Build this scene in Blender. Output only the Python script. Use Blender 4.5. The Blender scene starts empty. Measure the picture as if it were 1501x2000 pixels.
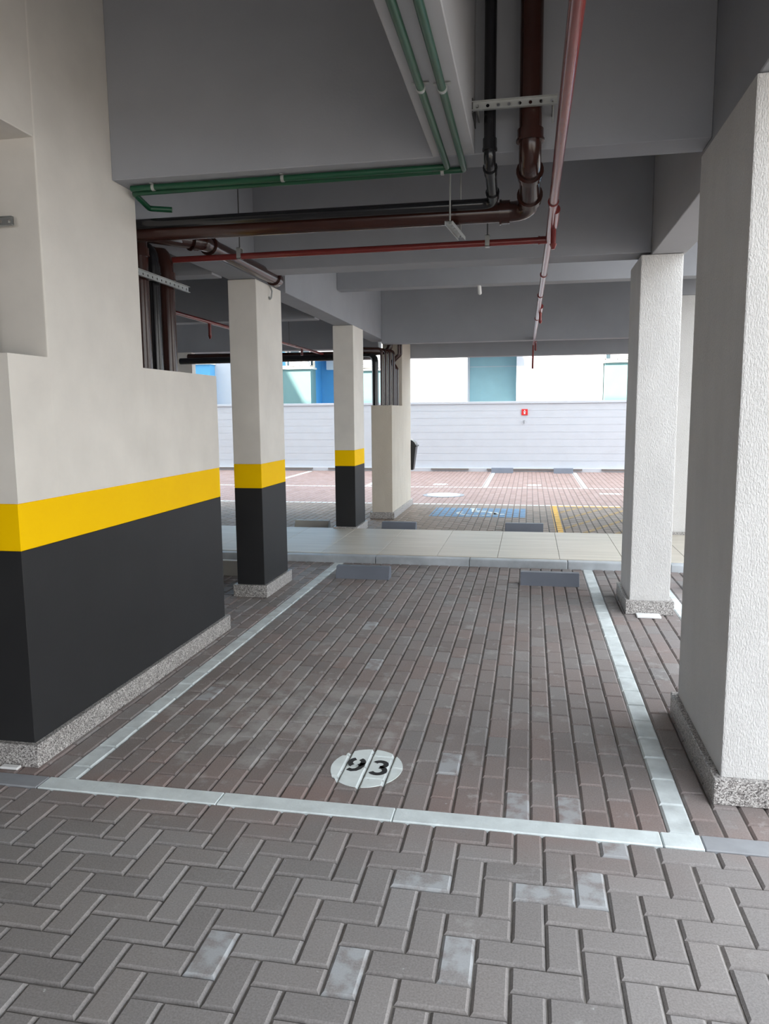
import bpy, bmesh, math, random
from mathutils import Vector, Matrix
random.seed(7)
S = bpy.context.scene
COL = S.collection

# ------------------------------------------------------------------ camera
FPX, CX, CY, EYE = 1480.0, 750.5, 1000.0, 1.6
# rows: world X, Y, Z axes written in image coordinates (x right, y down, z forward)
D = Vector((1035 - CX, 803 - CY, FPX)).normalized()
L = Vector((7550, 130, -1480.0)); L = (L - L.dot(D) * D).normalized()
DN = D.cross(L)
if DN.y < 0: DN = -DN
RW = Matrix((L, D, -DN))
cam_d = bpy.data.cameras.new('camera'); cam = bpy.data.objects.new('camera', cam_d); COL.objects.link(cam)
cx_, cy_, cz_ = RW @ Vector((1, 0, 0)), RW @ Vector((0, -1, 0)), RW @ Vector((0, 0, -1))
cam.matrix_world = Matrix(((cx_.x, cy_.x, cz_.x, 0), (cx_.y, cy_.y, cz_.y, 0), (cx_.z, cy_.z, cz_.z, EYE), (0, 0, 0, 1)))
cam_d.sensor_fit = 'VERTICAL'; cam_d.sensor_height = 36.0; cam_d.lens = FPX / 2000 * 36.0
cam_d.clip_start = 0.05; cam_d.clip_end = 200
S.camera = cam

# ------------------------------------------------------------------ light
W = bpy.data.worlds.new('sky'); S.world = W; W.use_nodes = True
bg = W.node_tree.nodes['Background']; bg.inputs['Color'].default_value = (0.88, 0.94, 1.0, 1); bg.inputs['Strength'].default_value = 1.45
sun_d = bpy.data.lights.new('sun', 'SUN'); sun_d.energy = 8.0; sun_d.angle = 0.009; sun_d.color = (1.0, 0.93, 0.82)
sun = bpy.data.objects.new('sun', sun_d); COL.objects.link(sun)
sun.rotation_euler = Vector((0.80, 1.0, -1.5)).to_track_quat('-Z', 'Y').to_euler(); sun.location = (-4, -10, 20)
S.view_settings.view_transform = 'Standard'; S.view_settings.look = 'None'
S.view_settings.exposure = 1.58; S.view_settings.gamma = 1.0; S.view_settings.use_curve_mapping = False
S.cycles.diffuse_bounces = 8; S.cycles.max_bounces = 14

# ------------------------------------------------------------------ materials
def srgb(r, g, b):
    f = lambda c: (c / 255) / 12.92 if c / 255 <= 0.04045 else ((c / 255 + 0.055) / 1.055) ** 2.4
    return (f(r), f(g), f(b), 1)
class NT:
    def __init__(s, name, rough=0.6, metallic=0.0, spec=0.5):
        s.m = bpy.data.materials.new(name); s.m.use_nodes = True; s.t = s.m.node_tree
        s.b = s.t.nodes['Principled BSDF']; s.b.inputs['Roughness'].default_value = rough; s.b.inputs['Metallic'].default_value = metallic; s.b.inputs['Specular IOR Level'].default_value = spec
    def n(s, typ, **kw):
        x = s.t.nodes.new(typ)
        for k, v in kw.items():
            if k.startswith('i_'): x.inputs[k[2:].replace('_', ' ')].default_value = v
            else: setattr(x, k, v)
        return x
    def l(s, a, b): s.t.links.new(a, b)
    def pos(s, scale=(1, 1, 1)):
        g = s.n('ShaderNodeNewGeometry'); mp = s.n('ShaderNodeMapping'); mp.inputs['Scale'].default_value = scale
        s.l(g.outputs['Position'], mp.inputs['Vector']); return mp.outputs['Vector']
    def noise(s, vec, scale, detail=4, rough=0.55):
        x = s.n('ShaderNodeTexNoise'); x.inputs['Scale'].default_value = scale; x.inputs['Detail'].default_value = detail
        x.inputs['Roughness'].default_value = rough; s.l(vec, x.inputs['Vector']); return x.outputs['Fac']
    def ramp(s, fac, stops):
        x = s.n('ShaderNodeValToRGB'); e = x.color_ramp.elements
        while len(e) < len(stops): e.new(0.5)
        for i, (p, c) in enumerate(stops):
            e[i].position = p; e[i].color = c if len(c) == 4 else (*c, 1)
        s.l(fac, x.inputs['Fac']); return x.outputs['Color']
    def mix(s, fac, a, b, mode='MIX'):
        x = s.n('ShaderNodeMix', data_type='RGBA', blend_type=mode)
        for sock, v in ((x.inputs[0], fac), (x.inputs[6], a), (x.inputs[7], b)):
            if hasattr(v, 'is_linked'): s.l(v, sock)
            else: sock.default_value = v
        return x.outputs[2]
    def math(s, op, a, b=0.0, c=None):
        x = s.n('ShaderNodeMath', operation=op)
        for i, v in enumerate((a, b) if c is None else (a, b, c)):
            if hasattr(v, 'is_linked'): s.l(v, x.inputs[i])
            else: x.inputs[i].default_value = v
        return x.outputs[0]
    def bump(s, h, strength, dist):
        x = s.n('ShaderNodeBump'); x.inputs['Strength'].default_value = strength; x.inputs['Distance'].default_value = dist
        s.l(h, x.inputs['Height']); s.l(x.outputs['Normal'], s.b.inputs['Normal'])
    def col(s, c):
        if hasattr(c, 'is_linked'): s.l(c, s.b.inputs['Base Color'])
        else: s.b.inputs['Base Color'].default_value = c
        return s.m

def paint(name, c, rough=0.6, var=0.06, bump=0.15, scale=3.0, spec=0.22):
    t = NT(name, rough, 0.0, spec); v = t.pos()
    n = t.noise(v, scale, 5)
    lo = tuple(x * (1 - var) for x in c[:3]); hi = tuple(min(1, x * (1 + var)) for x in c[:3])
    cc = t.ramp(n, [(0.3, lo), (0.7, hi)])
    t.bump(t.noise(v, 90, 3), bump, 0.002)
    return t.col(cc)
M = {}
M['plaster'] = paint('smooth_cream_plaster', (0.74, 0.705, 0.655), 0.7)
M['beam'] = paint('shaded_beam_plaster', (0.325, 0.335, 0.362), 0.8, 0.05, 0.3, 2.0)  # wall plaster darkened: the shade overhead is put into the colour
M['beam_lit'] = paint('lit_beam_plaster', (0.44, 0.44, 0.455), 0.8, 0.05, 0.3, 2.0)  # same beam plaster lightened where more light reaches the beams
M['yellow'] = paint('yellow_paint', (1.0, 0.60, 0.0), 0.6, 0.02, spec=0.06)
M['charcoal'] = paint('charcoal_paint', (0.023, 0.023, 0.0245), 0.55, 0.08)
M['white_wall'] = paint('white_wall_paint', (0.535, 0.55, 0.59), 0.8, 0.02)
M['cream'] = paint('cream_paint', (0.80, 0.76, 0.68), 0.7, 0.03)
M['blue'] = paint('blue_facade', (0.12, 0.38, 0.66), 0.7, 0.03)
M['turq'] = paint('turquoise_facade', (0.17, 0.29, 0.29), 0.7, 0.03)
M['teal'] = paint('teal_facade', (0.34, 0.56, 0.62), 0.7, 0.03)
M['ledge'] = paint('ledge_grey', (0.60, 0.63, 0.67), 0.7, 0.04)
M['stop'] = paint('wheel_stop_grey_paint', (0.155, 0.17, 0.205), 0.5, 0.08)
M['stop_light'] = paint('wheel_stop_pale_concrete', (0.52, 0.50, 0.46), 0.6, 0.08)
M['bar'] = paint('weathered_bumper_brown', (0.20, 0.18, 0.17), 0.7, 0.1)
M['whitepaint'] = paint('white_road_paint', (0.74, 0.80, 0.80), 0.6, 0.10, 0.5, 8)
M['blackpaint'] = paint('black_stencil_paint', (0.030, 0.030, 0.032), 0.6, 0.1)
M['bluepaint'] = paint('blue_road_paint', (0.13, 0.26, 0.42), 0.6, 0.2, 0.3, 9)
M['yellowpaint'] = paint('yellow_road_paint', (0.72, 0.40, 0.05), 0.6, 0.18, 0.3, 9)
M['yellowworn'] = paint('worn_yellow_road_paint', (0.38, 0.26, 0.12), 0.7, 0.35, 0.3, 12)
M['redsign'] = paint('red_sign', (0.62, 0.03, 0.03), 0.5, 0.02)
M['white'] = paint('white_plastic', (0.8, 0.8, 0.8), 0.5, 0.02)
M['tap'] = paint('grey_tap_metal', (0.25, 0.25, 0.26), 0.4)
M['kerb'] = paint('grey_kerb_concrete', (0.30, 0.31, 0.33), 0.7, 0.12, 0.4, 6)
M['kerb_white'] = paint('white_painted_kerb', (0.66, 0.72, 0.73), 0.65, 0.12, 0.9, 10)
M['kerb_stone'] = paint('walkway_kerb_stone', (0.44, 0.47, 0.50), 0.5, 0.25, 0.4, 3)
def glossy(name, c, rough=0.18, metallic=0.0, var=0.1):
    t = NT(name, rough, metallic); v = t.pos(); n = t.noise(v, 6, 3)
    return t.col(t.ramp(n, [(0.3, tuple(x * (1 - var) for x in c)), (0.7, tuple(x * (1 + var) for x in c))]))
M['brown_pvc'] = glossy('brown_pvc', (0.036, 0.013, 0.010), 0.2)
M['black_pvc'] = glossy('black_pvc', (0.012, 0.012, 0.014), 0.2)
M['green_pvc'] = glossy('green_pipe', (0.010, 0.070, 0.034), 0.35)
M['red_pipe'] = glossy('red_pipe_enamel', (0.18, 0.028, 0.026), 0.22)
M['zinc'] = glossy('galvanised_steel', (0.42, 0.43, 0.42), 0.42, 0.55, 0.15)
M['rod'] = glossy('dark_threaded_rod', (0.10, 0.10, 0.10), 0.5, 0.6)
M['bin'] = glossy('black_bin_plastic', (0.015, 0.016, 0.017), 0.35)
M['dark'] = paint('dark_void', (0.02, 0.02, 0.02), 0.9)
M['pane'] = glossy('window_glass', (0.05, 0.08, 0.10), 0.05)
# textured render on the pillars beside the light
def rough_plaster(name, lo, hi):
    t = NT(name, 0.85, 0.0, 0.25); v = t.pos((1, 1, 0.42)); 
    a = t.noise(v, 150, 3, 0.6); b = t.noise(v, 380, 2)
    vo = t.n('ShaderNodeTexVoronoi', feature='SMOOTH_F1'); vo.inputs['Scale'].default_value = 160; t.l(v, vo.inputs['Vector'])
    h = t.math('ADD', t.math('MULTIPLY', t.ramp(a, [(0.42, (0, 0, 0)), (0.58, (1, 1, 1))]), 0.8), t.math('MULTIPLY', vo.outputs['Distance'], 0.7))
    t.bump(t.math('ADD', h, t.math('MULTIPLY', b, 0.3)), 0.8, 0.0032)
    return t.col(t.ramp(t.noise(v, 5), [(0.3, lo), (0.7, hi)]))
M['render'] = rough_plaster('textured_white_render', (0.63, 0.62, 0.61), (0.69, 0.68, 0.67))
M['render_cream'] = rough_plaster('textured_cream_render', (0.58, 0.52, 0.44), (0.63, 0.57, 0.485))
def granite():
    t = NT('speckled_granite', 0.45); v = t.pos()
    vo = t.n('ShaderNodeTexVoronoi'); vo.inputs['Scale'].default_value = 210; t.l(v, vo.inputs['Vector'])
    sp = t.n('ShaderNodeSeparateColor'); t.l(vo.outputs['Color'], sp.inputs['Color'])
    c = t.ramp(sp.outputs['Red'], [(0.0, (0.045, 0.042, 0.042)), (0.22, (0.10, 0.09, 0.085)), (0.45, (0.32, 0.30, 0.29)), (0.72, (0.55, 0.53, 0.51)), (1.0, (0.75, 0.73, 0.71))])
    c = t.mix(t.ramp(t.noise(v, 120, 3), [(0.4, (0, 0, 0)), (0.6, (0.5, 0.5, 0.5))]), c, (0.30, 0.28, 0.27, 1))
    return t.col(c)
M['granite'] = granite()
def paver(name, stops, stain=0.35, painted_disc=False, red=0.0):
    t = NT(name, 0.72); v = t.pos()
    a1 = t.n('ShaderNodeAttribute', attribute_name='rnd', attribute_type='GEOMETRY'); a2 = t.n('ShaderNodeAttribute', attribute_name='rnd', attribute_type='OBJECT')
    r = t.math('ADD', a1.outputs['Fac'], a2.outputs['Fac'])
    c = t.ramp(r, stops)
    big = t.noise(v, 1.6, 3)
    c = t.mix(t.ramp(big, [(0.35, (0, 0, 0)), (0.75, (0.55, 0.55, 0.55))]), c, stops[-1][1] + (1,) if len(stops[-1][1]) == 3 else stops[-1][1])
    fine = t.noise(v, 160, 4, 0.7)
    c = t.mix(0.32, c, t.ramp(fine, [(0.35, (0.25, 0.25, 0.25)), (0.68, (0.85, 0.85, 0.85))]), 'OVERLAY')
    st = t.ramp(t.math('MULTIPLY', t.noise(v, 3.1, 6, 0.62), t.noise(v, 17, 4, 0.7)), [(0.335, (0, 0, 0)), (0.44, (1, 1, 1))])
    c = t.mix(t.math('MULTIPLY', st, stain), c, (0.50, 0.50, 0.49, 1))
    sx0 = t.n('ShaderNodeSeparateXYZ'); g0 = t.n('ShaderNodeNewGeometry'); t.l(g0.outputs['Position'], sx0.inputs[0])
    if red:
        nr = t.math('SUBTRACT', 1.0, t.math('DIVIDE', t.math('ABSOLUTE', t.math('SUBTRACT', sx0.outputs['Y'], 2.82)), 0.40))
        nr = t.math('MULTIPLY', t.math('MAXIMUM', nr, 0.0), t.ramp(t.noise(v, 2.3, 3), [(0.38, (0.1, 0.1, 0.1)), (0.6, (1, 1, 1))]))
        c = t.mix(t.math('MULTIPLY', nr, red), c, (0.27, 0.175, 0.155, 1))
    if painted_disc:
        u0 = t.math('DIVIDE', t.math('SUBTRACT', sx0.outputs['X'], -1.25), 0.75); w0 = t.math('DIVIDE', t.math('SUBTRACT', sx0.outputs['Y'], 3.75), 0.70)
        fall = t.math('MAXIMUM', t.math('SUBTRACT', 1.0, t.math('ADD', t.math('MULTIPLY', u0, u0), t.math('MULTIPLY', w0, w0))), 0.0)
        sm = t.ramp(t.math('ADD', t.math('MULTIPLY', fall, 0.16), t.noise(v, 5.5, 6, 0.6)), [(0.58, (0, 0, 0)), (0.70, (1, 1, 1))])
        c = t.mix(t.math('MULTIPLY', sm, 0.5), c, (0.42, 0.41, 0.40, 1))
    # single efflorescent bricks
    ef = t.math('MULTIPLY', t.math('GREATER_THAN', r, 0.982), t.ramp(t.noise(v, 13, 4), [(0.40, (0, 0, 0)), (0.56, (1, 1, 1))]))
    c = t.mix(t.math('MULTIPLY', ef, 0.6), c, (0.46, 0.49, 0.52, 1))
    sp = t.ramp(t.noise(v, 34, 2), [(0.76, (0, 0, 0)), (0.80, (1, 1, 1))])
    c = t.mix(t.math('MULTIPLY', sp, 0.6), c, (0.6, 0.6, 0.6, 1))
    if painted_disc:                        # road paint that ran over the brick edges of the number disc
        sx = t.n('ShaderNodeSeparateXYZ'); g = t.n('ShaderNodeNewGeometry'); t.l(g.outputs['Position'], sx.inputs[0])
        u = t.math('DIVIDE', t.math('SUBTRACT', sx.outputs['X'], -0.703), 0.163); w = t.math('DIVIDE', t.math('SUBTRACT', sx.outputs['Y'], 3.185), 0.185)
        q = t.math('ADD', t.math('MULTIPLY', u, u), t.math('MULTIPLY', w, w))
        c = t.mix(t.math('MULTIPLY', t.math('LESS_THAN', q, 1.0), t.ramp(t.noise(v, 60, 3), [(0.26, (0, 0, 0)), (0.36, (1, 1, 1))])), c, (0.70, 0.75, 0.75, 1))
    t.bump(fine, 0.35, 0.002)
    return t.col(c)
BAYS = [(0.0, (0.190, 0.162, 0.155)), (0.3, (0.225, 0.192, 0.184)), (0.55, (0.250, 0.196, 0.184)), (0.8, (0.215, 0.200, 0.197)), (1.0, (0.275, 0.250, 0.244))]
HERS = [(0.0, (0.205, 0.190, 0.186)), (0.4, (0.235, 0.217, 0.212)), (0.7, (0.250, 0.228, 0.220)), (1.0, (0.275, 0.262, 0.260))]
YARDS = [(0.0, (0.20, 0.158, 0.125)), (0.5, (0.24, 0.186, 0.150)), (1.0, (0.28, 0.218, 0.175))]
PINKS = [(0.0, (0.28, 0.185, 0.16)), (0.5, (0.31, 0.21, 0.185)), (1.0, (0.345, 0.24, 0.215))]
M['bay'] = paver('bay_pavers', BAYS, 0.55, True, 0.5)
M['her'] = paver('herringbone_pavers', HERS, 0.30, False, 0.5)
M['yard'] = paver('yard_pavers', YARDS, 0.1)
M['pink'] = paver('pink_pavers', PINKS, 0.1)
M['white_brick'] = paint('white_painted_brick', (0.62, 0.67, 0.68), 0.65, 0.18, 0.8, 9)
M['sand'] = paint('joint_sand', (0.20, 0.185, 0.17), 0.95, 0.25, 0.6, 30)
def slab():
    t = NT('polished_walkway_tile', 0.5); v = t.pos((0.5, 6, 1)); n = t.noise(v, 2.2, 5)
    c = t.ramp(n, [(0.3, (0.52, 0.475, 0.405)), (0.7, (0.64, 0.59, 0.51))]); return t.col(c)
M['slab'] = slab()

# ------------------------------------------------------------------ helpers
def tag(o, label=None, cat=None, group=None, kind=None):
    for k, v in (('label', label), ('category', cat), ('group', group), ('kind', kind)):
        if v: o[k] = v
    return o
def link(o, parent=None):
    COL.objects.link(o)
    if parent is not None: o.parent = parent; o.matrix_parent_inverse = parent_inv(parent)
    return o
def parent_inv(p):
    m = Matrix.Identity(4); q = p
    while q is not None: m = q.matrix_basis.inverted() @ m if False else m; q = q.parent
    return Matrix.Translation(-world_loc(p))
def world_loc(p):
    v = Vector((0, 0, 0)); q = p
    while q is not None and q.type == 'EMPTY': v = v + q.location; q = None
    return v
def empty(name, loc, label, cat, group=None):
    o = bpy.data.objects.new(name, None); o.empty_display_size = 0.1; o.location = loc; COL.objects.link(o)
    return tag(o, label, cat, group)
class MB:
    def __init__(s): s.v = []; s.f = []; s.sm = []
    def add(s, vs, fs, smooth=False):
        o = len(s.v); s.v += [tuple(x) for x in vs]; s.f += [tuple(i + o for i in f) for f in fs]; s.sm += [smooth] * len(fs); return s
    def box(s, x0, x1, y0, y1, z0, z1):
        return s.add([(x0,y0,z0),(x1,y0,z0),(x1,y1,z0),(x0,y1,z0),(x0,y0,z1),(x1,y0,z1),(x1,y1,z1),(x0,y1,z1)],
                     [(0,3,2,1),(4,5,6,7),(0,1,5,4),(1,2,6,5),(2,3,7,6),(3,0,4,7)])
    def cyl(s, a, b, r, n=12, r2=None, caps=True):
        a, b = Vector(a), Vector(b); r2 = r if r2 is None else r2
        d = (b - a).normalized(); u = d.orthogonal().normalized(); w = d.cross(u)
        vs = [a + (u * math.cos(2*math.pi*i/n) + w * math.sin(2*math.pi*i/n)) * r for i in range(n)] + [b + (u * math.cos(2*math.pi*i/n) + w * math.sin(2*math.pi*i/n)) * r2 for i in range(n)]
        s.add(vs, [(i, (i+1) % n, n + (i+1) % n, n + i) for i in range(n)], True)
        if caps: s.add(vs, [tuple(range(n))[::-1], tuple(range(n, 2*n))])
        return s
    def tube(s, path, r, n=14, caps=True):
        P = [Vector(p) for p in path]; rings = []
        t0 = (P[1] - P[0]).normalized(); u = t0.orthogonal().normalized()
        for i, p in enumerate(P):
            t = ((P[min(i+1, len(P)-1)] - p).normalized() + (p - P[max(i-1, 0)]).normalized())
            t = t.normalized() if t.length > 1e-6 else t0
            u = (u - u.dot(t) * t).normalized(); w = t.cross(u)
            rings.append([p + (u * math.cos(2*math.pi*k/n) + w * math.sin(2*math.pi*k/n)) * r for k in range(n)])
        vs = [v for g in rings for v in g]
        s.add(vs, [(i*n+k, i*n+(k+1) % n, (i+1)*n+(k+1) % n, (i+1)*n+k) for i in range(len(P)-1) for k in range(n)], True)
        if caps: s.add(rings[0], [tuple(range(n))[::-1]]); s.add(rings[-1], [tuple(range(n))])
        return s
    def prism(s, prof, y0, y1, axis='Y'):
        """prof: (a, z) outline extruded along an axis"""
        n = len(prof)
        if axis == 'X': vs = [(y0, a, z) for a, z in prof] + [(y1, a, z) for a, z in prof]
        else: vs = [(a, y0, z) for a, z in prof] + [(a, y1, z) for a, z in prof]
        return s.add(vs, [tuple(range(n)), tuple(range(n, 2*n))[::-1]] + [(i, n+i, n+(i+1) % n, (i+1) % n) for i in range(n)])
    def mesh(s, name, mat, bevel=0.0, seg=2):
        me = bpy.data.meshes.new(name); me.from_pydata(s.v, [], s.f); me.materials.append(M[mat] if isinstance(mat, str) else mat)
        me.polygons.foreach_set('use_smooth', s.sm)
        bm = bmesh.new(); bm.from_mesh(me)
        bmesh.ops.recalc_face_normals(bm, faces=bm.faces)
        if bevel: bmesh.ops.bevel(bm, geom=bm.edges[:], offset=bevel, segments=seg, affect='EDGES', profile=0.6)
        bm.to_mesh(me); bm.free(); me.update(); return me
    def obj(s, name, mat, parent=None, bevel=0.0, seg=2):
        o = bpy.data.objects.new(name, s.mesh(name, mat, bevel, seg)); COL.objects.link(o)
        if parent is not None:
            o.parent = parent
            if parent.type == 'EMPTY': o.matrix_parent_inverse = Matrix.Translation(-parent.location)
            elif parent.parent is None: pass                     # a mesh thing sits at the origin
        return o
def B(*a): return MB().box(*a)
def structure(o, label=None, cat=None): return tag(o, label, cat, kind='structure')

def fillet(pts, rad, seg=7):
    P = [Vector(p) for p in pts]; out = [P[0]]
    for i in range(1, len(P) - 1):
        a, b, c = P[i-1], P[i], P[i+1]; d1 = (a - b); d2 = (c - b)
        ang = d1.angle(d2); t = min(rad / math.tan(ang / 2), d1.length * 0.48, d2.length * 0.48)
        p1, p2 = b + d1.normalized() * t, b + d2.normalized() * t
        for k in range(seg + 1):
            f = k / seg; out.append(p1.lerp(b, f).lerp(b.lerp(p2, f), f))
    out.append(P[-1]); return out

# ------------------------------------------------------------------ the ground
g = B(-40, 40, -30, 60, -0.40, -0.06).obj('floor', 'sand'); structure(g, 'sandy ground bed under the paving', 'ground')

PX, PY = 0.1035, 0.102                      # herringbone module
def brick_geo(lx, ly, gap=0.0025, ch=0.0085, h=0.030):
    a, b = lx / 2 - gap, ly / 2 - gap
    vs = [(-a,-b,-h),(a,-b,-h),(a,b,-h),(-a,b,-h),(-a,-b,-ch),(a,-b,-ch),(a,b,-ch),(-a,b,-ch),
          (-a+ch,-b+ch,0),(a-ch,-b+ch,0),(a-ch,b-ch,0),(-a+ch,b-ch,0)]
    fs = [(8,9,10,11)] + [(4+i, 4+(i+1) % 4, 8+(i+1) % 4, 8+i) for i in range(4)] + [(i, (i+1) % 4, 4+(i+1) % 4, 4+i) for i in range(4)]
    return vs, fs
MESHES = {}
def brick_mesh(lx, ly, mat):
    k = (round(lx, 4), round(ly, 4), mat)
    if k not in MESHES:
        vs, fs = brick_geo(lx, ly); me = bpy.data.meshes.new('brick'); me.from_pydata(vs, [], fs); me.materials.append(M[mat]); me.update(); MESHES[k] = me
    return MESHES[k]
def pixel(p):
    q = RW.transposed() @ (Vector(p) - Vector((0, 0, EYE)))
    return (q.x / q.z * FPX + CX, q.y / q.z * FPX + CY) if q.z > 0.1 else (-9e3, -9e3)
WORN = [(-0.200, 2.07), (-0.545, 1.98), (0.25, 2.45), (-0.96, 1.93), (-0.37, 2.41), (0.03, 2.42), (0.02, 2.92), (0.20, 2.90), (-1.75, 3.95), (-0.95, 4.6), (-1.2, 5.4), (-0.3, 3.3), (0.35, 2.70)]     # efflorescent bricks
def lay(parent, bricks, most=300, jitter=0.0011, tilt=0.0022, hidden=lambda x, y: False):
    """bricks: (cx, cy, lx, ly, mat, z). The largest in view become parts, the rest one joined part per material."""
    def size(b):
        u, v = pixel((b[0], b[1], b[5]))
        d2 = b[0]**2 + b[1]**2 + EYE**2
        return (b[2] * b[3]) / d2 ** 1.5 * (1.0 if (-20 < u < 1521 and -20 < v < 2040 and not hidden(b[0], b[1])) else 1e-4)
    order = sorted(bricks, key=size, reverse=True); rest = {}
    for i, (x, y, lx, ly, mat, z) in enumerate(order):
        r = random.random() * 0.97
        if any(abs(x - a) < lx / 2 and abs(y - b) < ly / 2 for a, b in WORN): r = 0.99
        dz = random.uniform(-jitter, jitter)
        if i < most:
            o = bpy.data.objects.new('brick', brick_mesh(lx, ly, mat)); COL.objects.link(o); o.parent = parent
            o.location = (x + random.uniform(-8e-4, 8e-4), y + random.uniform(-8e-4, 8e-4), z + dz); o.rotation_euler = (random.uniform(-tilt, tilt) * 4, random.uniform(-tilt, tilt) * 4, random.uniform(-tilt, tilt) * 3); o['rnd'] = r
        else:
            mb, rn = rest.setdefault(mat, (MB(), [])); vs, fs = brick_geo(lx, ly)
            mb.add([(a + x, b + y, c + z + dz) for a, b, c in vs], fs); rn += [r] * len(fs)
    for mat, (mb, rn) in rest.items():
        me = bpy.data.meshes.new('paving_bricks'); me.from_pydata(mb.v, [], mb.f); me.materials.append(M[mat]); me.update()
        at = me.attributes.new('rnd', 'FLOAT', 'FACE'); at.data.foreach_set('value', rn)
        o = bpy.data.objects.new('paving_bricks', me); COL.objects.link(o); o.parent = parent; o['kind'] = 'stuff'

# herringbone lane in front of the bay
her = B(-4.2, 4.2, -0.6, 2.757, -0.06, -0.011).obj('herringbone_pavement', 'sand'); structure(her, 'grey herringbone brick lane in front of the parking bay', 'pavement')
bl = []
X0, Y0 = -0.55, 2.457
for j in range(-29, 3):
    for i in range(-36, 46):
        k = (i + j) % 4; x, y = X0 + i * PX, Y0 + j * PY
        if k == 0: bl.append((x + PX, y + PY / 2, 2 * PX, PY, 'her', 0))
        elif k == 2:
            if j == 2: bl.append((x + PX / 2, y + PY / 2, PX, PY, 'her', 0))
            else: bl.append((x + PX / 2, y + PY, PX, 2 * PY, 'her', 0))
lay(her, bl)

# kerb strip, white where it closes the bay
KY0, KY1 = 2.759, 2.858
ks = B(-4.2, 4.2, 2.757, 2.86, -0.06, -0.011).obj('kerb_strip', 'sand'); structure(ks, 'concrete kerb strip between brick lane and parking bay', 'kerb')
for a, b, m in ((-4.2, -3.1, 'kerb'), (-3.1, -2.075, 'kerb'), (-2.072, -1.25, 'kerb_white'), (-1.248, -0.512, 'kerb_white'), (-0.510, 0.508, 'kerb_white'), (0.512, 0.655, 'kerb_white'), (0.657, 1.7, 'kerb'), (1.702, 2.8, 'kerb'), (2.802, 4.2, 'kerb')):
    B(a, b, KY0, KY1, -0.05, 0.004).obj('kerb_stone', m, ks, 0.004, 1)

# parking bay
BW, BLN, BX0, BY0, BY1 = 0.1037, 0.2165, -2.05, 2.86, 7.80
bay = B(-9.0, 6.0, 2.86, 7.80, -0.06, -0.011).obj('parking_bay_pavement', 'sand'); structure(bay, 'dark brick paving of the numbered parking bay', 'pavement')
bl = []
WHITE_ROWS = {0, 25, 31, -30}
for k in range(-66, 77):
    y = BY0; first = True
    while y < BY1 - 0.02:
        ln = (BLN / 2 + 0.008 if k % 2 == 0 else BLN + 0.004) if first else BLN
        ln = min(ln, BY1 - y); first = False
        if BY1 - y - ln < 0.04: ln = BY1 - y
        bl.append((BX0 + (k + 0.5) * BW, y + ln / 2, BW, ln, 'white_brick' if k in WHITE_ROWS else 'bay', 0)); y += ln
BAYB = bl
# what the pipe wall and pillars stand on is not paved
def covered(x, y): return (-3.2 < x < -2.12 and y < 5.3) or (0.72 < x and y < 4.3 and y > 3.05)
lay(bay, bl, hidden=covered)

# walkway: raised kerb and tile slabs
walk = B(-14, 9, 7.915, 9.70, -0.06, 0.045).obj('walkway', 'sand'); structure(walk, 'raised pale tile walkway crossing behind the bay', 'walkway')
x = -13.6
while x < 8.6:
    MB().box(x + 0.002, x + 0.998, 7.80, 7.92, -0.05, 0.073).obj('kerb_stone', 'kerb_stone', walk, 0.010, 2); x += 1.0
SLW = 0.64
for i in range(-20, 13):
    a = 0.325 + i * SLW
    for y0, y1 in ((7.924, 9.695),):
        B(a + 0.002, a + SLW - 0.002, y0, y1, 0.03, 0.078).obj('tile', 'slab', walk, 0.002, 1)

# yard paving beyond
yard = B(-14, 9, 9.70, 20.5, -0.06, -0.009).obj('yard_pavement', 'sand'); structure(yard, 'brick paving of the open yard behind the garage', 'pavement')
bl = []
for k in range(-112, 68):
    y = 9.70; first = True
    while y < 20.45:
        ln = 0.104 if (first and k % 2) else 0.208; first = False
        bl.append((0.378 + (k + 0.5) * BW, y + ln / 2, BW, ln, 'yard' if y < 13.08 else 'pink', 0)); y += ln
YARDB = bl
lay(yard, bl, hidden=lambda x, y: not (-1.9 < x < 0.95))

# ------------------------------------------------------------------ paint on the ground
def clip(poly, x0, x1, y0, y1):
    for ax, lim, sg in ((0, x0, 1), (0, x1, -1), (1, y0, 1), (1, y1, -1)):
        out = []
        for i, p in enumerate(poly):
            q = poly[(i + 1) % len(poly)]; a, b = (p[ax] - lim) * sg, (q[ax] - lim) * sg
            if a >= 0: out.append(p)
            if a * b < 0: t = a / (a - b); out.append((p[0] + (q[0] - p[0]) * t, p[1] + (q[1] - p[1]) * t))
        poly = out
        if len(poly) < 3: return []
    return poly
def painted(name, polys, bricks, mat, z, parent=None, inset=0.0105):
    mb = MB()
    for poly in polys:
        xs, ys = [p[0] for p in poly], [p[1] for p in poly]; bx = (min(xs), max(xs), min(ys), max(ys))
        for (x, y, lx, ly, *_r) in bricks:
            r = (x - lx/2 + inset, x + lx/2 - inset, y - ly/2 + inset, y + ly/2 - inset)
            if r[0] > bx[1] or r[1] < bx[0] or r[2] > bx[3] or r[3] < bx[2]: continue
            q = clip(poly, *r)
            if q:
                n = len(q); mb.add([(a, b, z) for a, b in q] + [(a, b, z - 0.004) for a, b in q], [tuple(range(n))] + [(i, (i+1) % n, n + (i+1) % n, n + i) for i in range(n)])
    return mb.obj(name, mat, parent)
def rect(x0, x1, y0, y1): return [(x0, y0), (x1, y0), (x1, y1), (x0, y1)]
def oval(x, y, rx, ry, n=40): return [(x + rx * math.cos(2*math.pi*i/n), y + ry * math.sin(2*math.pi*i/n)) for i in range(n)]
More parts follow.
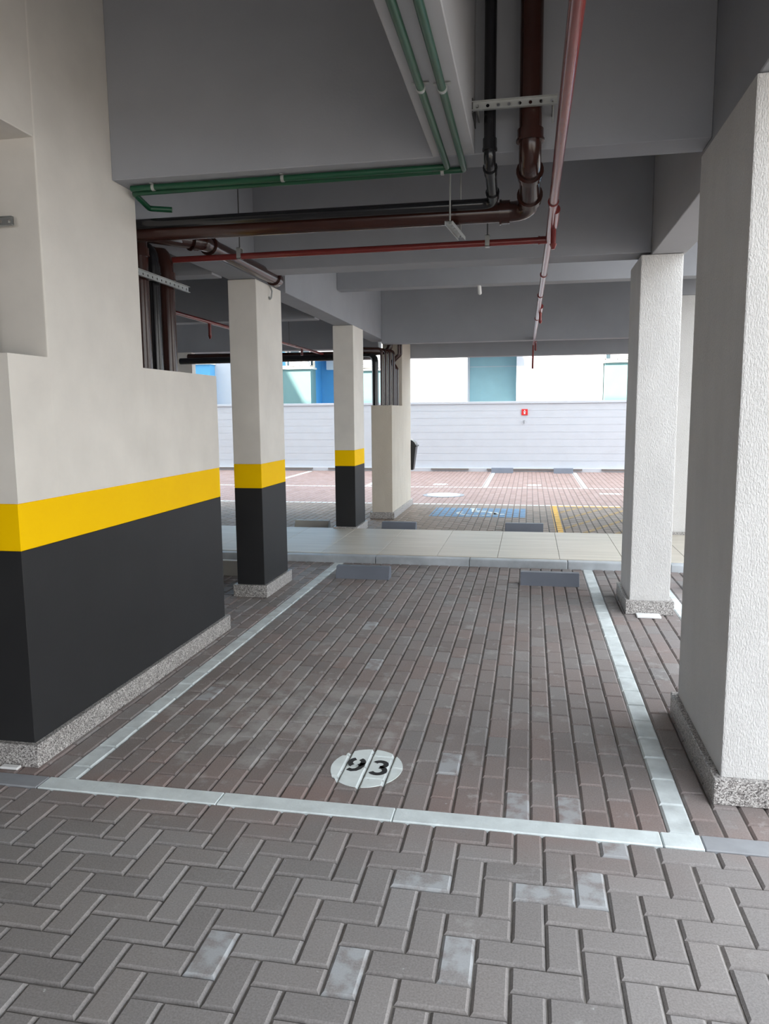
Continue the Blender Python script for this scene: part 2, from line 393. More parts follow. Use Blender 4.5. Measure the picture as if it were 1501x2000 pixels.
def stroke(pts, w):
    out = []
    for (x0, y0), (x1, y1) in zip(pts, pts[1:]):
        d = math.hypot(x1 - x0, y1 - y0) or 1; nx, ny = -(y1 - y0) / d * w / 2, (x1 - x0) / d * w / 2; ex, ey = (x1 - x0) / d * w * 0.12, (y1 - y0) / d * w * 0.12
        out.append([(x0 + nx - ex, y0 + ny - ey), (x0 - nx - ex, y0 - ny - ey), (x1 - nx + ex, y1 - ny + ey), (x1 + nx + ex, y1 + ny + ey)])
    return out
def arc(cx, cy, rx, ry, a0, a1, n=10): return [(cx + rx * math.cos(math.radians(a0 + (a1 - a0) * i / n)), cy + ry * math.sin(math.radians(a0 + (a1 - a0) * i / n))) for i in range(n + 1)]
near = [b for b in BAYB if -1.1 < b[0] < -0.3 and b[1] < 3.7]
num = empty('bay_number', (-0.703, 3.185, 0), 'white painted oval with stencilled black number 93 on brick paving', 'number marking')
painted('oval', [oval(-0.703, 3.185, 0.163, 0.185)], near, 'whitepaint', 0.0030, num, 0.0110)
def digit_layer(name, strokes, w):
    mb = MB(); z = 0.0042
    for pts in strokes:                     # one ribbon per stencil stroke
        Lf, Rt = [], []
        for i, p in enumerate(pts):
            a, b = pts[max(i-1, 0)], pts[min(i+1, len(pts)-1)]; d = math.hypot(b[0]-a[0], b[1]-a[1]); nx, ny = -(b[1]-a[1]) / d * w / 2, (b[0]-a[0]) / d * w / 2
            Lf.append((p[0]+nx, p[1]+ny)); Rt.append((p[0]-nx, p[1]-ny))
        n = len(pts); vs = [(x, y, z) for x, y in Lf] + [(x, y, z) for x, y in Rt] + [(x, y, z - 0.003) for x, y in Lf] + [(x, y, z - 0.003) for x, y in Rt]
        fs = [(i, i+1, n+i+1, n+i) for i in range(n-1)] + [(i, i+1, 2*n+i+1, 2*n+i) for i in range(n-1)] + [(n+i, n+i+1, 3*n+i+1, 3*n+i) for i in range(n-1)]
        mb.add(vs, fs)
    o = mb.obj(name, 'blackpaint', num); return o
# stencil nine: split ring and a tail; stencil three: two open bowls
digit_layer('digit', [arc(-0.7575, 3.226, 0.030, 0.034, 110, 245), arc(-0.7575, 3.226, 0.030, 0.034, 65, -65), [(-0.7275, 3.222), (-0.728, 3.195), (-0.735, 3.170), (-0.748, 3.154), (-0.766, 3.148), (-0.785, 3.156)]], 0.024)
digit_layer('digit', [arc(-0.648, 3.222, 0.028, 0.028, 150, -80, 12), arc(-0.648, 3.162, 0.032, 0.033, 85, -150, 14)], 0.024)

yb = YARDB
def ground_mark(name, polys, mat, label, cat, z=0.0022, group=None):
    sel = [b for b in yb if min(p[0] for q in polys for p in q) - 0.2 < b[0] < max(p[0] for q in polys for p in q) + 0.2 and min(p[1] for q in polys for p in q) - 0.3 < b[1] < max(p[1] for q in polys for p in q) + 0.3]
    return tag(painted(name, polys, sel, mat, z), label, cat, group)
acc = empty('accessible_bay_symbol', (-0.8, 12.05, 0), 'blue painted square with white wheelchair symbol on yard paving', 'ground marking')
sel = [b for b in yb if -1.8 < b[0] < 0.2 and 11.2 < b[1] < 13]
painted('blue_square', [rect(-1.52, -0.05, 11.56, 12.62)], sel, 'bluepaint', 0.0022, acc)
wc = stroke(arc(-0.80, 11.98, 0.30, 0.27, 150, 385, 14), 0.07) + stroke([(-0.88, 12.46), (-0.86, 12.14), (-0.62, 12.14), (-0.50, 11.86), (-0.38, 11.90)], 0.08) + stroke([(-0.86, 12.30), (-0.66, 12.30)], 0.06) + [oval(-0.90, 12.53, 0.06, 0.06, 12)]
painted('wheelchair', wc, sel, 'whitepaint', 0.0034, acc)
yl = [rect(0.36, 0.46, 9.72, 13.0), rect(0.36, 1.5, 12.98, 13.08)] + [[(0.46 + k * 0.42, 9.74), (0.54 + k * 0.42, 9.74), (0.54 + k * 0.42 + 1.6, 9.74 + 3.2), (0.46 + k * 0.42 + 1.6, 9.74 + 3.2)] for k in range(-3, 5)]
yl2 = []
for p in yl:
    q = clip(p, 0.36, 1.5, 9.72, 13.08)
    if q: yl2.append(q)
hatch = empty('yellow_hatched_zone', (0.4, 11.0, 0), 'yellow outlined and hatched clear zone beside the blue square', 'ground marking')
hs = [b for b in yb if 0.1 < b[0] < 2.6 and b[1] < 13.4]
painted('outline', yl2[:2], hs, 'yellowpaint', 0.0022, hatch); 
for q in yl2[2:]: painted('hatch_line', [q], hs, 'yellowworn', 0.0020, hatch)
ground_mark('white_line', [rect(-8.5, 1.5, 13.08, 13.17)], 'whitepaint', 'long white line across the yard at the pink paving edge', 'line marking')
ground_mark('white_line', [rect(-13, 6, 16.08, 16.18)], 'whitepaint', 'long white line along the front of the far wall bays', 'line marking')
for xl, lb in ((-5.95, 'white bay divider by the wall, seen between the two striped columns'), (-3.5, 'white bay divider by the wall behind the grey waste bin'), (-0.93, 'white bay divider left of the far pair of wheel stops'), (1.14, 'white bay divider right of the far pair of wheel stops')):
    ground_mark('white_line', [rect(xl - 0.06, xl + 0.06, 16.18, 20.2)], 'whitepaint', lb, 'line marking', group='bay dividers along the far wall')
ground_mark('white_oval', [oval(-1.94, 16.75, 0.17, 0.2)], 'whitepaint', 'white painted oval on pink paving nearest the waste bin', 'number marking', group='far bay number ovals')
ground_mark('white_oval', [oval(0.11, 16.75, 0.17, 0.2)], 'whitepaint', 'white painted oval between the two far white dividers', 'number marking', group='far bay number ovals')
ground_mark('white_line', [rect(1.35, 1.75, 15.0, 15.25)], 'whitepaint', 'short white paint dash on pink paving beside the right pillar', 'line marking')
mh = empty('manhole_cover', (-1.62, 14.55, 0), 'pale round manhole cover in the pink yard paving', 'manhole cover')
MB().cyl((-1.62, 14.55, -0.02), (-1.62, 14.55, 0.006), 0.40, 36).obj('frame', 'kerb', mh)
MB().cyl((-1.62, 14.55, -0.01), (-1.62, 14.55, 0.012), 0.32, 36).obj('lid', 'whitepaint', mh)

# ------------------------------------------------------------------ wheel stops
def wheel_stop(x0, x1, y, mat, label, group, z=0.0, h=0.115, d=0.15, lead=0.055):
    mb = MB(); prof = [(y, z - 0.003), (y + lead, z + h), (y + d - 0.02, z + h), (y + d, z - 0.003)]
    o = mb.prism(prof, x0, x1, 'X').obj('wheel_stop', mat, None, 0.006, 2)
    return tag(o, label, 'wheel stop', group)
G1, G2, G3 = 'wheel stops of the near row', 'wheel stops behind the walkway', 'wheel stops by the far wall'
wheel_stop(-1.84, -1.31, 7.02, 'stop', 'dark grey wheel stop near the left white line of bay 93', G1)
wheel_stop(-0.065, 0.467, 6.99, 'stop', 'dark grey wheel stop near the right white line of bay 93', G1)
wheel_stop(-3.35, -2.78, 6.98, 'stop_light', 'pale wheel stop seen between the low wall and first striped column', G1, 0, 0.14)
wheel_stop(1.40, 1.95, 7.0, 'stop_light', 'wheel stop behind the right textured pillars, painted pale as if lit', G1)  # pale colour stands in for skylight on this stop
wheel_stop(-3.21, -2.72, 10.03, 'stop_light', 'pale concrete wheel stop beside the second striped column', G2)
wheel_stop(-1.97, -1.50, 10.03, 'stop', 'dark grey wheel stop just behind the walkway, right of the second striped column', G2)
wheel_stop(-0.305, 0.195, 10.12, 'stop', 'dark grey wheel stop below the blue wheelchair square', G2)
wheel_stop(-0.98, -0.415, 20.0, 'stop', 'left of two grey wheel stops at the foot of the white wall', G3, 0, 0.13)
wheel_stop(0.62, 1.11, 20.0, 'stop', 'right of two grey wheel stops at the foot of the white wall', G3, 0, 0.13)

# ------------------------------------------------------------------ structure overhead
CEIL = 3.90; BACK = -4.5
ce = MB().box(-10, 1.3, BACK, 13.2, CEIL, CEIL + 0.2).box(1.3, 4.6, 7.3, 13.2, CEIL, CEIL + 0.2).obj('ceiling', 'beam'); structure(ce, 'grey concrete ceiling slab over the garage', 'ceiling')
up = MB().box(-32, 1.3, BACK, 13.2, CEIL + 0.2, 17.5).box(1.3, 4.6, 7.3, 13.2, CEIL + 0.2, 17.5).box(-32, -17.0, 2, 13.2, 17.5, 20.5).obj('shading_upper_storeys', 'cream'); structure(up, 'unseen upper storeys above the garage, sized to shade the yard', 'building')  # out of view; heights shaped to cast shade on yard and facade
wb = B(-10.0, -2.2, BACK, BACK + 0.2, -0.05, CEIL).obj('added_wall_back', 'beam'); structure(wb, 'unseen wall added behind the viewer to cut light from the rear', 'wall')  # out of view, added to darken faces turned left
wl = B(-10.2, -10, BACK, 9.0, -0.05, CEIL + 0.2).obj('added_wall_left', 'beam'); structure(wl, 'unseen wall added at left to keep that side of the garage dark', 'wall')  # out of view, added to shut light out of the left bay
rb = B(11.0, 16.0, -26, 9.5, -0.05, 8.0).obj('bounce_building', 'ledge'); structure(rb, 'unseen pale building added at right to bounce sunlight into the garage', 'building')  # invented sunlit reflector volume, out of view, for light from the right
def beam(label, *boxes, mat='beam'):
    mb = MB()
    for b in boxes: mb.box(*b)
    o = mb.obj('ceiling_beam', mat, None, 0.004, 1); return structure(o, label, 'beam')
LX0, LX1 = -2.50, -2.26
beam('concrete cross beam nearest the viewer, carrying the green pipes', (-2.21, 0.80, 3.89, 4.09, 2.838, CEIL))
beam('short lengthwise beam with two green pipes under it', (-0.49, -0.285, BACK, 3.89, 2.840, CEIL), mat='beam_lit')
beam('lengthwise beam above the striped low wall at left', (-2.50, -2.21, BACK, 3.24, 2.84, CEIL), mat='plaster')
beam('lengthwise beam along the striped columns, pierced by a dark pipe', (LX0, LX1, 4.10, 6.70, 2.715, CEIL), (LX0, LX1, 6.70, 6.98, 2.865, CEIL), (LX0, LX1, 6.98, 12.1, 2.715, CEIL), (LX0, -2.45, 6.70, 6.98, 2.715, 2.865))
beam('lengthwise beam above the first right pillar', (0.80, 1.12, BACK, 4.07, 2.815, CEIL))
beam('lengthwise beam between the two right pillars lightened as if lit from below', (0.875, 1.12, 4.07, 6.74, 2.755, CEIL), mat='beam_lit')
beam('cross beam meeting the second right pillar and first striped column', (LX1, 0.875, 6.17, 6.44, 2.775, CEIL))
beam('shallow cross beam above the walkway', (LX1, 4.6, 8.92, 9.12, 3.035, CEIL))
beam('deep cross beam behind the walkway with smooth grey face', (LX1, 4.6, 11.66, 11.86, 2.645, CEIL))
beam('outermost cross beam at the yard edge of the garage', (-2.05, 4.6, 13.0, 13.2, 2.515, CEIL))
beam('unseen cross beam added overhead to block light from behind', (-10, 0.80, 0.2, 0.4, 2.842, CEIL))  # out of view, added to keep the near beam face dark
beam('unseen cross beam added at the garage rear to block light', (-2.2, 0.80, BACK, BACK + 0.2, 2.842, CEIL))  # out of view, added to screen high surfaces from rear light
beam('near cross beam in the dark left bay', (-10, LX0, 5.85, 6.05, 2.70, CEIL))
beam('middle cross beam in the dark left bay', (-10, LX0, 8.80, 9.00, 2.70, CEIL))
beam('outer cross beam of the left bay above the blue facade', (-10, LX0, 12.6, 12.9, 2.66, CEIL))
beam('cross beam glimpsed between the right pillars', (1.35, 4.6, 9.74, 9.95, 2.95, CEIL))

# ------------------------------------------------------------------ columns
def skirting(t, x0, x1, y0, y1, h, p=0.03, sides='FRBL'):
    if 'F' in sides: B(x0 - p, x1 + p, y0 - p, y0, 0.001, h).obj('skirting', 'granite', t, 0.002, 1)
    if 'B' in sides: B(x0 - p, x1 + p, y1, y1 + p, 0.001, h).obj('skirting', 'granite', t, 0.002, 1)
    if 'L' in sides: B(x0 - p, x0, y0 + 0.001, y1 - 0.001, 0.001, h).obj('skirting', 'granite', t, 0.002, 1)
    if 'R' in sides: B(x1, x1 + p, y0 + 0.001, y1 - 0.001, 0.001, h).obj('skirting', 'granite', t, 0.002, 1)
def striped(t, x0, x1, y0, y1, zd, zb, top, bevel=0.006):
    MB().box(x0, x1, y0, y1, -0.02, zd).obj('charcoal_dado', 'charcoal', t, 0.003, 1)
    MB().box(x0, x1, y0, y1, zd, zb).obj('yellow_band', 'yellow', t, 0.003, 1)
    if top: MB().box(x0, x1, y0, y1, zb, top).obj('shaft', 'plaster', t, 0.004, 1)
def column(label, x0, x1, y0, y1, top, mat='render', bands=None, skirt=0.11, group=None, sides='FRBL'):
    t = empty('column', ((x0+x1)/2, (y0+y1)/2, 0), label, 'column', group)
    if bands: striped(t, x0, x1, y0, y1, bands[0], bands[1], top)
    else: B(x0, x1, y0, y1, -0.02, top).obj('shaft', mat, t, 0.008, 2)
    if skirt: skirting(t, x0, x1, y0, y1, skirt, sides=sides)
    return t
GC = 'striped columns'; GR = 'textured white pillars'
column('first striped column, cream above yellow and charcoal bands, by the bay', -2.51, -2.26, 6.19, 6.84, 2.712, bands=(0.960, 1.168), group=GC)
column('second striped column, smaller, standing behind the tile walkway', -2.515, -2.245, 9.68, 10.27, 2.712, bands=(0.905, 1.112), skirt=0.10, group=GC)
column('largest white textured pillar at the right edge, nearest the viewer', 0.79, 1.12, 3.14, 4.07, 2.812, group=GR)
column('white textured pillar at the far right corner of the bay', 0.797, 1.10, 6.13, 6.74, 2.752, group=GR)
column('white pillar glimpsed between the two right textured pillars', 1.60, 2.45, 9.74, 10.3, 2.948, group=GR)
column('grey column at the far end of the dark left bay', -6.35, -5.75, 12.45, 12.6, 2.655, mat='plaster', skirt=0)

# low striped wall with pipe chase and its pillar
lw = empty('striped_low_wall', (-2.6, 4.06, 0), 'low wall with pillar, cream over yellow and charcoal bands at left', 'wall')
X1 = -2.21; X0w = -3.05; T = 0.09
def ring(y0, y1, z0, z1):                   # hollow box walls
    return MB().box(X1 - T, X1, y0, y1, z0, z1).box(X0w, X0w + T, y0, y1, z0, z1).box(X0w + T, X1 - T, y0, y0 + T, z0, z1).box(X0w + T, X1 - T, y1 - T, y1, z0, z1)
YA, YB_ = 2.955, 5.18
B(X0w, X1, YA, YB_, -0.02, 1.000).obj('charcoal_dado', 'charcoal', lw, 0.003, 1)
B(X0w, X1, YA, YB_, 1.000, 1.213).obj('yellow_band', 'yellow', lw, 0.003, 1)
ring(YA, YB_, 1.213, 1.868).obj('upper_wall', 'plaster', lw)
B(X0w, X1 + 0.0008, 3.24, 4.133, 1.213, CEIL).obj('pillar_shaft', 'plaster', lw, 0.010, 3)
B(X0w + T, X1 - T, YA + T, YB_ - T, 1.15, 1.70).obj('chase_fill', 'plaster', lw)
skirting(lw, X0w, X1, YA, YB_, 0.108)

# stub wall with the pipe bundle at the yard edge
st = empty('stub_wall', (-2.18, 12.1, 0), 'cream low stub wall with tall column holding a pipe bundle', 'wall')
B(-2.335, -2.02, 11.19, 12.12, -0.02, 1.705).obj('low_wall', 'render_cream', st, 0.006, 2)
B(-2.335, -2.02, 12.12, 13.0, -0.02, CEIL).obj('shaft', 'render_cream', st, 0.006, 2)
skirting(st, -2.335, -2.02, 11.19, 13.0, 0.10)

# ------------------------------------------------------------------ pipes
def pipe(name, label, path, r, mat, cat='pipe', bend=0.09, collars=(), group=None, n=14, collar_r=1.16, collar_l=0.05):
    t = empty(name, path[0], label, cat, group)
    MB().tube(fillet(path, bend), r, n).obj('tube', mat, t)
    for a, d in collars:
        a = Vector(a); d = Vector(d).normalized() * collar_l / 2
        mb = MB().cyl(a - d, a + d, r * collar_r, n); mb.cyl(a - d * 1.15, a - d * 0.75, r * (collar_r + 0.10), n); mb.obj('coupling', mat, t)
    return t
# vertical drops on the front of the near beam, then left behind it
pipe('drain_pipe', 'thick brown drain pipe dropping past the near beam, then running left', [(-0.02, 3.765, CEIL), (-0.02, 3.765, 2.765), (-0.02, 4.29, 2.660), (-3.6, 4.29, 2.660)], 0.052, 'brown_pvc', bend=0.11,
     collars=[((-0.02, 3.765, 2.865), (0, 0, 1)), ((-0.02, 3.90, 2.737), (0, 1, -0.19)), ((-0.02, 4.15, 2.692), (0, 1, -0.19)), ((-0.15, 4.29, 2.660), (1, 0, 0))], n=20)
pipe('drain_pipe', 'thin black drain pipe beside the thick brown one', [(-0.207, 3.785, CEIL), (-0.207, 3.785, 2.765), (-0.207, 4.195, 2.684), (-3.6, 4.195, 2.684)], 0.028, 'black_pvc', bend=0.06,
     collars=[((-0.207, 3.785, 2.845), (0, 0, 1)), ((-0.207, 3.86, 2.750), (0, 1, -0.2)), ((-0.207, 4.10, 2.703), (0, 1, -0.2))], n=16)
# green pipes
GA, GB = -0.428, -0.348
def clamp(t, c, axis, r, up):               # zinc strap clamp with two ears
    c = Vector(c); mb = MB()
    if axis == 'Y': mb.cyl(c - Vector((0, .008, 0)), c + Vector((0, .008, 0)), r + 0.004, 12); mb.box(c.x - r - .018, c.x + r + .018, c.y - .008, c.y + .008, c.z + r - .003, c.z + r + .001)
    else: mb.cyl(c - Vector((.008, 0, 0)), c + Vector((.008, 0, 0)), r + 0.004, 12); mb.box(c.x - .008, c.x + .008, c.y - r - .018, c.y + r + .018, c.z + r - .003, c.z + r + .001)
    mb.cyl(c + Vector((0, 0, r)), c + Vector((0, 0, up)), 0.004, 8)
    return mb.obj('clamp', 'zinc', t)
t = pipe('green_pipe', 'left one of two green pipes under the short beam, turning left', [(GA, -2.9, 2.818), (GA, 3.985, 2.818), (-2.15, 3.985, 2.818)], 0.0155, 'green_pvc', bend=0.02)
clamp(t, (GA, 3.03, 2.818), 'Y', 0.0155, 0.022); clamp(t, (-1.29, 3.985, 2.818), 'X', 0.0155, 0.021); clamp(t, (-2.02, 3.985, 2.818), 'X', 0.0155, 0.021)
t = pipe('green_pipe', 'right one of two green pipes under the short beam, turning left', [(GB, -2.9, 2.818), (GB, 4.045, 2.818), (-2.17, 4.045, 2.812), (-2.17, 4.22, 2.775), (-2.05, 4.26, 2.770)], 0.0155, 'green_pvc', bend=0.02)
clamp(t, (GB, 3.05, 2.818), 'Y', 0.0155, 0.022); clamp(t, (-0.46, 4.045, 2.817), 'X', 0.0155, 0.021)
# red sprinkler lines
RZ = 2.665
t = pipe('sprinkler_pipe', 'long red sprinkler pipe running from overhead to the yard edge', [(0.115, -2.9, RZ), (0.098, 5.0, RZ), (0.035, 12.3, RZ)], 0.0225, 'red_pipe', bend=0.5, collars=[((0.099, 4.18, RZ), (0, 1, 0)), ((0.085, 6.3, RZ), (0, 1, 0)), ((0.075, 7.4, RZ), (0, 1, 0)), ((0.06, 9.2, RZ), (0, 1, 0))])
for yy in (4.55, 8.4, 12.2):
    xx = 0.115 - 0.0065 * yy + 0.03
    MB().cyl((xx, yy - 0.22, RZ + 0.005), (xx, yy + 0.14, RZ + 0.005), 0.026, 12).cyl((xx, yy + 0.14, RZ + 0.01), (xx, yy + 0.14, RZ - 0.10), 0.016, 10).cyl((xx, yy + 0.14, RZ - 0.10), (xx, yy + 0.14, RZ - 0.13), 0.022, 10, 0.010).obj('sprinkler_head', 'red_pipe', t)
MB().tube(fillet([(0.035, 12.30, RZ), (0.03, 12.45, RZ - 0.02), (0.025, 12.6, 2.28)], 0.06), 0.016, 10).obj('drop_pipe', 'red_pipe', t)
t = pipe('sprinkler_pipe', 'red sprinkler branch pipe running across to the left', [(0.09, 5.045, RZ), (-3.0, 5.045, RZ - 0.012)], 0.0205, 'red_pipe', collars=[((0.06, 5.045, RZ), (1, 0, 0))])
for xx in (-0.285, -1.95):
    MB().cyl((xx, 5.045, CEIL), (xx, 5.045, RZ + 0.02), 0.0045, 8).obj('hanger_rod', 'rod', t)
    MB().box(xx - 0.014, xx + 0.014, 5.017, 5.073, RZ - 0.027, RZ - 0.023).box(xx - 0.014, xx + 0.014, 5.017, 5.021, RZ - 0.027, RZ + 0.045).box(xx - 0.014, xx + 0.014, 5.069, 5.073, RZ - 0.027, RZ + 0.045).box(xx - 0.014, xx + 0.014, 5.017, 5.073, RZ + 0.041, RZ + 0.045).obj('hanger_clip', 'zinc', t)
t = pipe('sprinkler_pipe', 'red sprinkler pipe in the dark left bay', [(-3.12, 5.4, 2.5), (-3.155, 11.5, 2.5)], 0.018, 'red_pipe')
MB().cyl((-3.13, 7.22, 2.49), (-3.13, 7.22, 2.37), 0.016, 10).cyl((-3.13, 7.22, 2.37), (-3.13, 7.22, 2.335), 0.02, 10, 0.008).obj('sprinkler_head', 'red_pipe', t)
MB().cyl((-3.15, 10.4, 2.49), (-3.15, 10.4, 2.40), 0.016, 10).obj('sprinkler_head', 'red_pipe', t)
for yy in (6.5, 9.8): MB().cyl((-3.14, yy, 2.51), (-3.14, yy, CEIL), 0.004, 8).obj('hanger_rod', 'rod', t)
# risers behind the low wall pillar
GV = 'riser pipes behind the low wall pillar'
pipe('riser_pipe', 'brown riser pipe tight against the low wall pillar', [(-2.45, 4.60, 1.702), (-2.45, 4.60, 2.76), (-2.45, 4.36, 2.79)], 0.052, 'brown_pvc', bend=0.08, collars=[((-2.45, 4.60, 2.62), (0, 0, 1))], group=GV)
pipe('riser_pipe', 'black riser pipe between two brown risers on low wall', [(-2.45, 4.775, 1.702), (-2.45, 4.775, 2.69), (-2.95, 4.775, 2.73)], 0.040, 'black_pvc', bend=0.11, collars=[((-2.45, 4.775, 2.54), (0, 0, 1))], group=GV)
pipe('riser_pipe', 'outer brown riser pipe with rounded elbow on low wall', [(-2.45, 4.96, 1.702), (-2.45, 4.96, 2.70), (-2.95, 4.96, 2.74)], 0.052, 'brown_pvc', bend=0.13, collars=[((-2.45, 4.96, 2.53), (0, 0, 1))], group=GV)
pipe('riser_pipe', 'brown pipe in the niche at the far left picture edge', [(-2.478, 3.12, 1.702), (-2.478, 3.12, CEIL)], 0.050, 'brown_pvc')
pipe('drain_pipe', 'dark pipe angling out of the risers and entering the beam', [(-2.50, 4.50, 2.735), (-2.203, 5.02, 2.755), (-2.203, 6.60, 2.765), (-2.38, 6.87, 2.775)], 0.054, 'brown_pvc', bend=0.10,
     collars=[((-2.235, 4.95, 2.752), (0.5, 0.86, 0)), ((-2.203, 5.14, 2.756), (0, 1, 0)), ((-2.203, 6.5, 2.765), (0, 1, 0))], n=18)
pipe('drain_pipe', 'upper dark lateral pipe crossing the dark left bay far end', [(-5.6, 12.0, 2.54), (-2.82, 12.0, 2.52)], 0.05, 'brown_pvc', bend=0.1)
pipe('drain_pipe', 'lower dark lateral pipe crossing the dark left bay far end', [(-5.6, 11.70, 2.45), (-2.5, 11.5, 2.445), (-2.295, 11.32, 2.43), (-2.295, 11.32, 1.707)], 0.05, 'black_pvc', bend=0.1)
GS = 'pipe bundle on the stub wall'
words = ['leftmost thin brown riser of the bundle on the stub wall', 'second thin brown riser of the bundle on the stub wall', 'third thin brown riser of the bundle on the stub wall', 'fourth thin brown riser of the bundle on the stub wall']
for i in range(4):
    yy = 11.42 + 0.15 * i; xx = -2.215 + 0.035 * i
    pipe('riser_pipe', words[i], [(xx, yy, 1.707), (xx, yy, 2.55), (xx - 0.5, yy, 2.57)], 0.021, 'brown_pvc', bend=0.06, group=GS)
for i in range(2):
    yy = 11.95 + 0.07 * i; xx = -2.10 + 0.02 * i
    pipe('riser_pipe', ['brown riser with dogleg bend on the stub wall', 'rightmost brown riser with dogleg bend on the stub wall'][i], [(xx, yy, 1.707), (xx, yy, 2.28), (xx - 0.05, yy, 2.36), (xx - 0.05, yy - 0.0, 2.40), (xx + 0.06, yy, 2.50), (xx + 0.06, yy, CEIL)], 0.021, 'brown_pvc', bend=0.04, group=GS)
pipe('drain_pipe', 'thick dark drain bend hanging above the stub wall bundle', [(-2.20, 12.06, CEIL), (-2.20, 12.06, 2.56), (-2.80, 12.0, 2.52)], 0.045, 'brown_pvc', bend=0.12)
pipe('drain_pipe', 'short pale drain stub under the shallow cross beam', [(-0.60, 9.0, 3.06), (-0.60, 9.16, 2.97)], 0.022, 'white')

# ------------------------------------------------------------------ steel rails with punched holes
def rail(label, a, b, width, holes, up=(0, 0, 1), thick=0.003, lip=0.018, mat='zinc'):
    """perforated channel from a to b; width along `up`; lips folded away from the face"""
    a, b, up = Vector(a), Vector(b), Vector(up); d = (b - a); ln = d.length; d.normalize(); nrm = d.cross(up).normalized()
    mb = MB(); cell = ln / holes; hr = min(width * 0.21, cell * 0.3)
    P = lambda s, t, w=0.0: a + d * s + up * t + nrm * w
    for side in (0.0, thick):
        for i in range(holes):
            c = (i + 0.5) * cell; o8, e8 = [], []
            for k in range(8):
                an = math.radians(22.5 + 45 * k); o8.append(P(c + hr * math.cos(an), hr * math.sin(an), side))
            e8 = [P(c + sx * cell / 2, sy * width / 2, side) for sx, sy in ((1, .42), (.42, 1), (-.42, 1), (-1, .42), (-1, -.42), (-.42, -1), (.42, -1), (1, -.42))]
            mb.add(o8 + e8, [(k, (k+1) % 8, 8 + (k+1) % 8, 8 + k) for k in range(8)])
            cr = [P(c + sx * cell / 2, sy * width / 2, side) for sx, sy in ((1, 1), (-1, 1), (-1, -1), (1, -1))]
            mb.add([cr[0], e8[0], e8[1], cr[1], e8[2], e8[3], cr[2], e8[4], e8[5], cr[3], e8[6], e8[7]], [(0, 1, 2), (3, 4, 5), (6, 7, 8), (9, 10, 11)])
    for sg in (-1, 1):
        q = [P(0, sg * width / 2), P(ln, sg * width / 2), P(ln, sg * width / 2, lip), P(0, sg * width / 2, lip)]
        q2 = [v + up * (-sg * thick) for v in q]
        mb.add(q + q2, [(0, 1, 2, 3), (7, 6, 5, 4), (0, 4, 5, 1), (1, 5, 6, 2), (2, 6, 7, 3), (3, 7, 4, 0)])
    t = empty('support_rail', tuple(a), label, 'bracket'); mb.obj('channel', mat, t); return t
t = rail('perforated steel rail across the two vertical drain pipes', (-0.285, 3.700, 2.985), (0.098, 3.700, 2.985), 0.040, 8)
for xx in (-0.262, 0.080): MB().cyl((xx, 3.695, 2.985), (xx, 3.89, 2.985), 0.005, 8).obj('anchor_rod', 'zinc', t)
MB().cyl((0.080, 3.72, 2.975), (0.080, 3.72, 2.895), 0.0045, 8).obj('hanging_bolt', 'zinc', t)
MB().box(-0.292, -0.280, 3.69, 3.89, 2.955, 3.02).obj('end_plate', 'rod', t)
t = rail('short perforated rail holding the lateral drain pipes from below', (-0.435, 4.12, 2.590), (-0.400, 4.50, 2.590), 0.042, 6, up=(1, 0, 0))
for yy, xx in ((4.14, -0.43), (4.47, -0.405)): MB().cyl((xx, yy, 2.58), (xx, yy, CEIL), 0.0045, 8).obj('hanger_rod', 'zinc', t)
t = rail('slanting perforated rail fixing the three risers on the low wall', (-2.375, 4.40, 2.465), (-2.375, 5.13, 2.465), 0.040, 12)
MB().cyl((-2.378, 4.42, 2.465), (-2.6, 4.42, 2.465), 0.005, 8).obj('anchor_rod', 'zinc', t)
MB().cyl((-2.378, 4.70, 2.465), (-2.52, 4.70, 2.465), 0.005, 8).obj('anchor_rod', 'zinc', t)
t = rail('steel rail end fixed in the niche at far left', (-2.62, 3.205, 2.475), (-2.315, 3.205, 2.475), 0.040, 7)
MB().cyl((-2.345, 3.20, 2.475), (-2.345, 3.26, 2.475), 0.006, 8).obj('anchor_rod', 'zinc', t)
hk = MB().tube(fillet([(-2.255, 6.52, 2.712), (-2.235, 6.52, 2.66), (-2.235, 6.50, 2.60), (-2.25, 6.50, 2.585), (-2.255, 6.50, 2.61)], 0.012), 0.007, 8).obj('wire_hook', 'zinc'); tag(hk, 'small steel wire hook hanging at the first striped column', 'hook')

# ------------------------------------------------------------------ waste bin, sign, tap, loose bits
bn = empty('waste_bin', (-2.11, 13.2, 0.62), 'black hanging waste bin behind the stub wall column', 'waste bin')
mb = MB(); lo = [(-2.20, 13.05), (-1.985, 13.05), (-1.985, 13.21), (-2.20, 13.21)]; hi = [(-2.27, 13.01), (-1.935, 13.01), (-1.935, 13.27), (-2.27, 13.27)]
mb.add([(x, y, 0.60) for x, y in lo] + [(x, y, 1.02) for x, y in hi], [(3, 2, 1, 0), (4, 5, 6, 7), (0, 1, 5, 4), (1, 2, 6, 5), (2, 3, 7, 6), (3, 0, 4, 7)]); mb.obj('body', 'bin', bn, 0.012, 2)
MB().box(-2.285, -1.920, 13.005, 13.285, 1.005, 1.035).obj('rim', 'bin', bn, 0.006, 2)
mb = MB(); prof = [(-2.27, 1.03)] + [(-2.105 + 0.165 * math.cos(math.radians(a)), 1.03 + 0.11 * math.sin(math.radians(a))) for a in range(170, 9, -20)] + [(-1.94, 1.03)]
mb.prism(prof, 13.015, 13.265).obj('lid', 'bin', bn)
MB().box(-2.15, -2.06, 12.99, 13.02, 0.85, 1.0).obj('bracket', 'zinc', bn)
sg = empty('hydrant_sign', (-0.146, 20.58, 1.575), 'small red square fire sign with white figure on the white wall', 'sign')
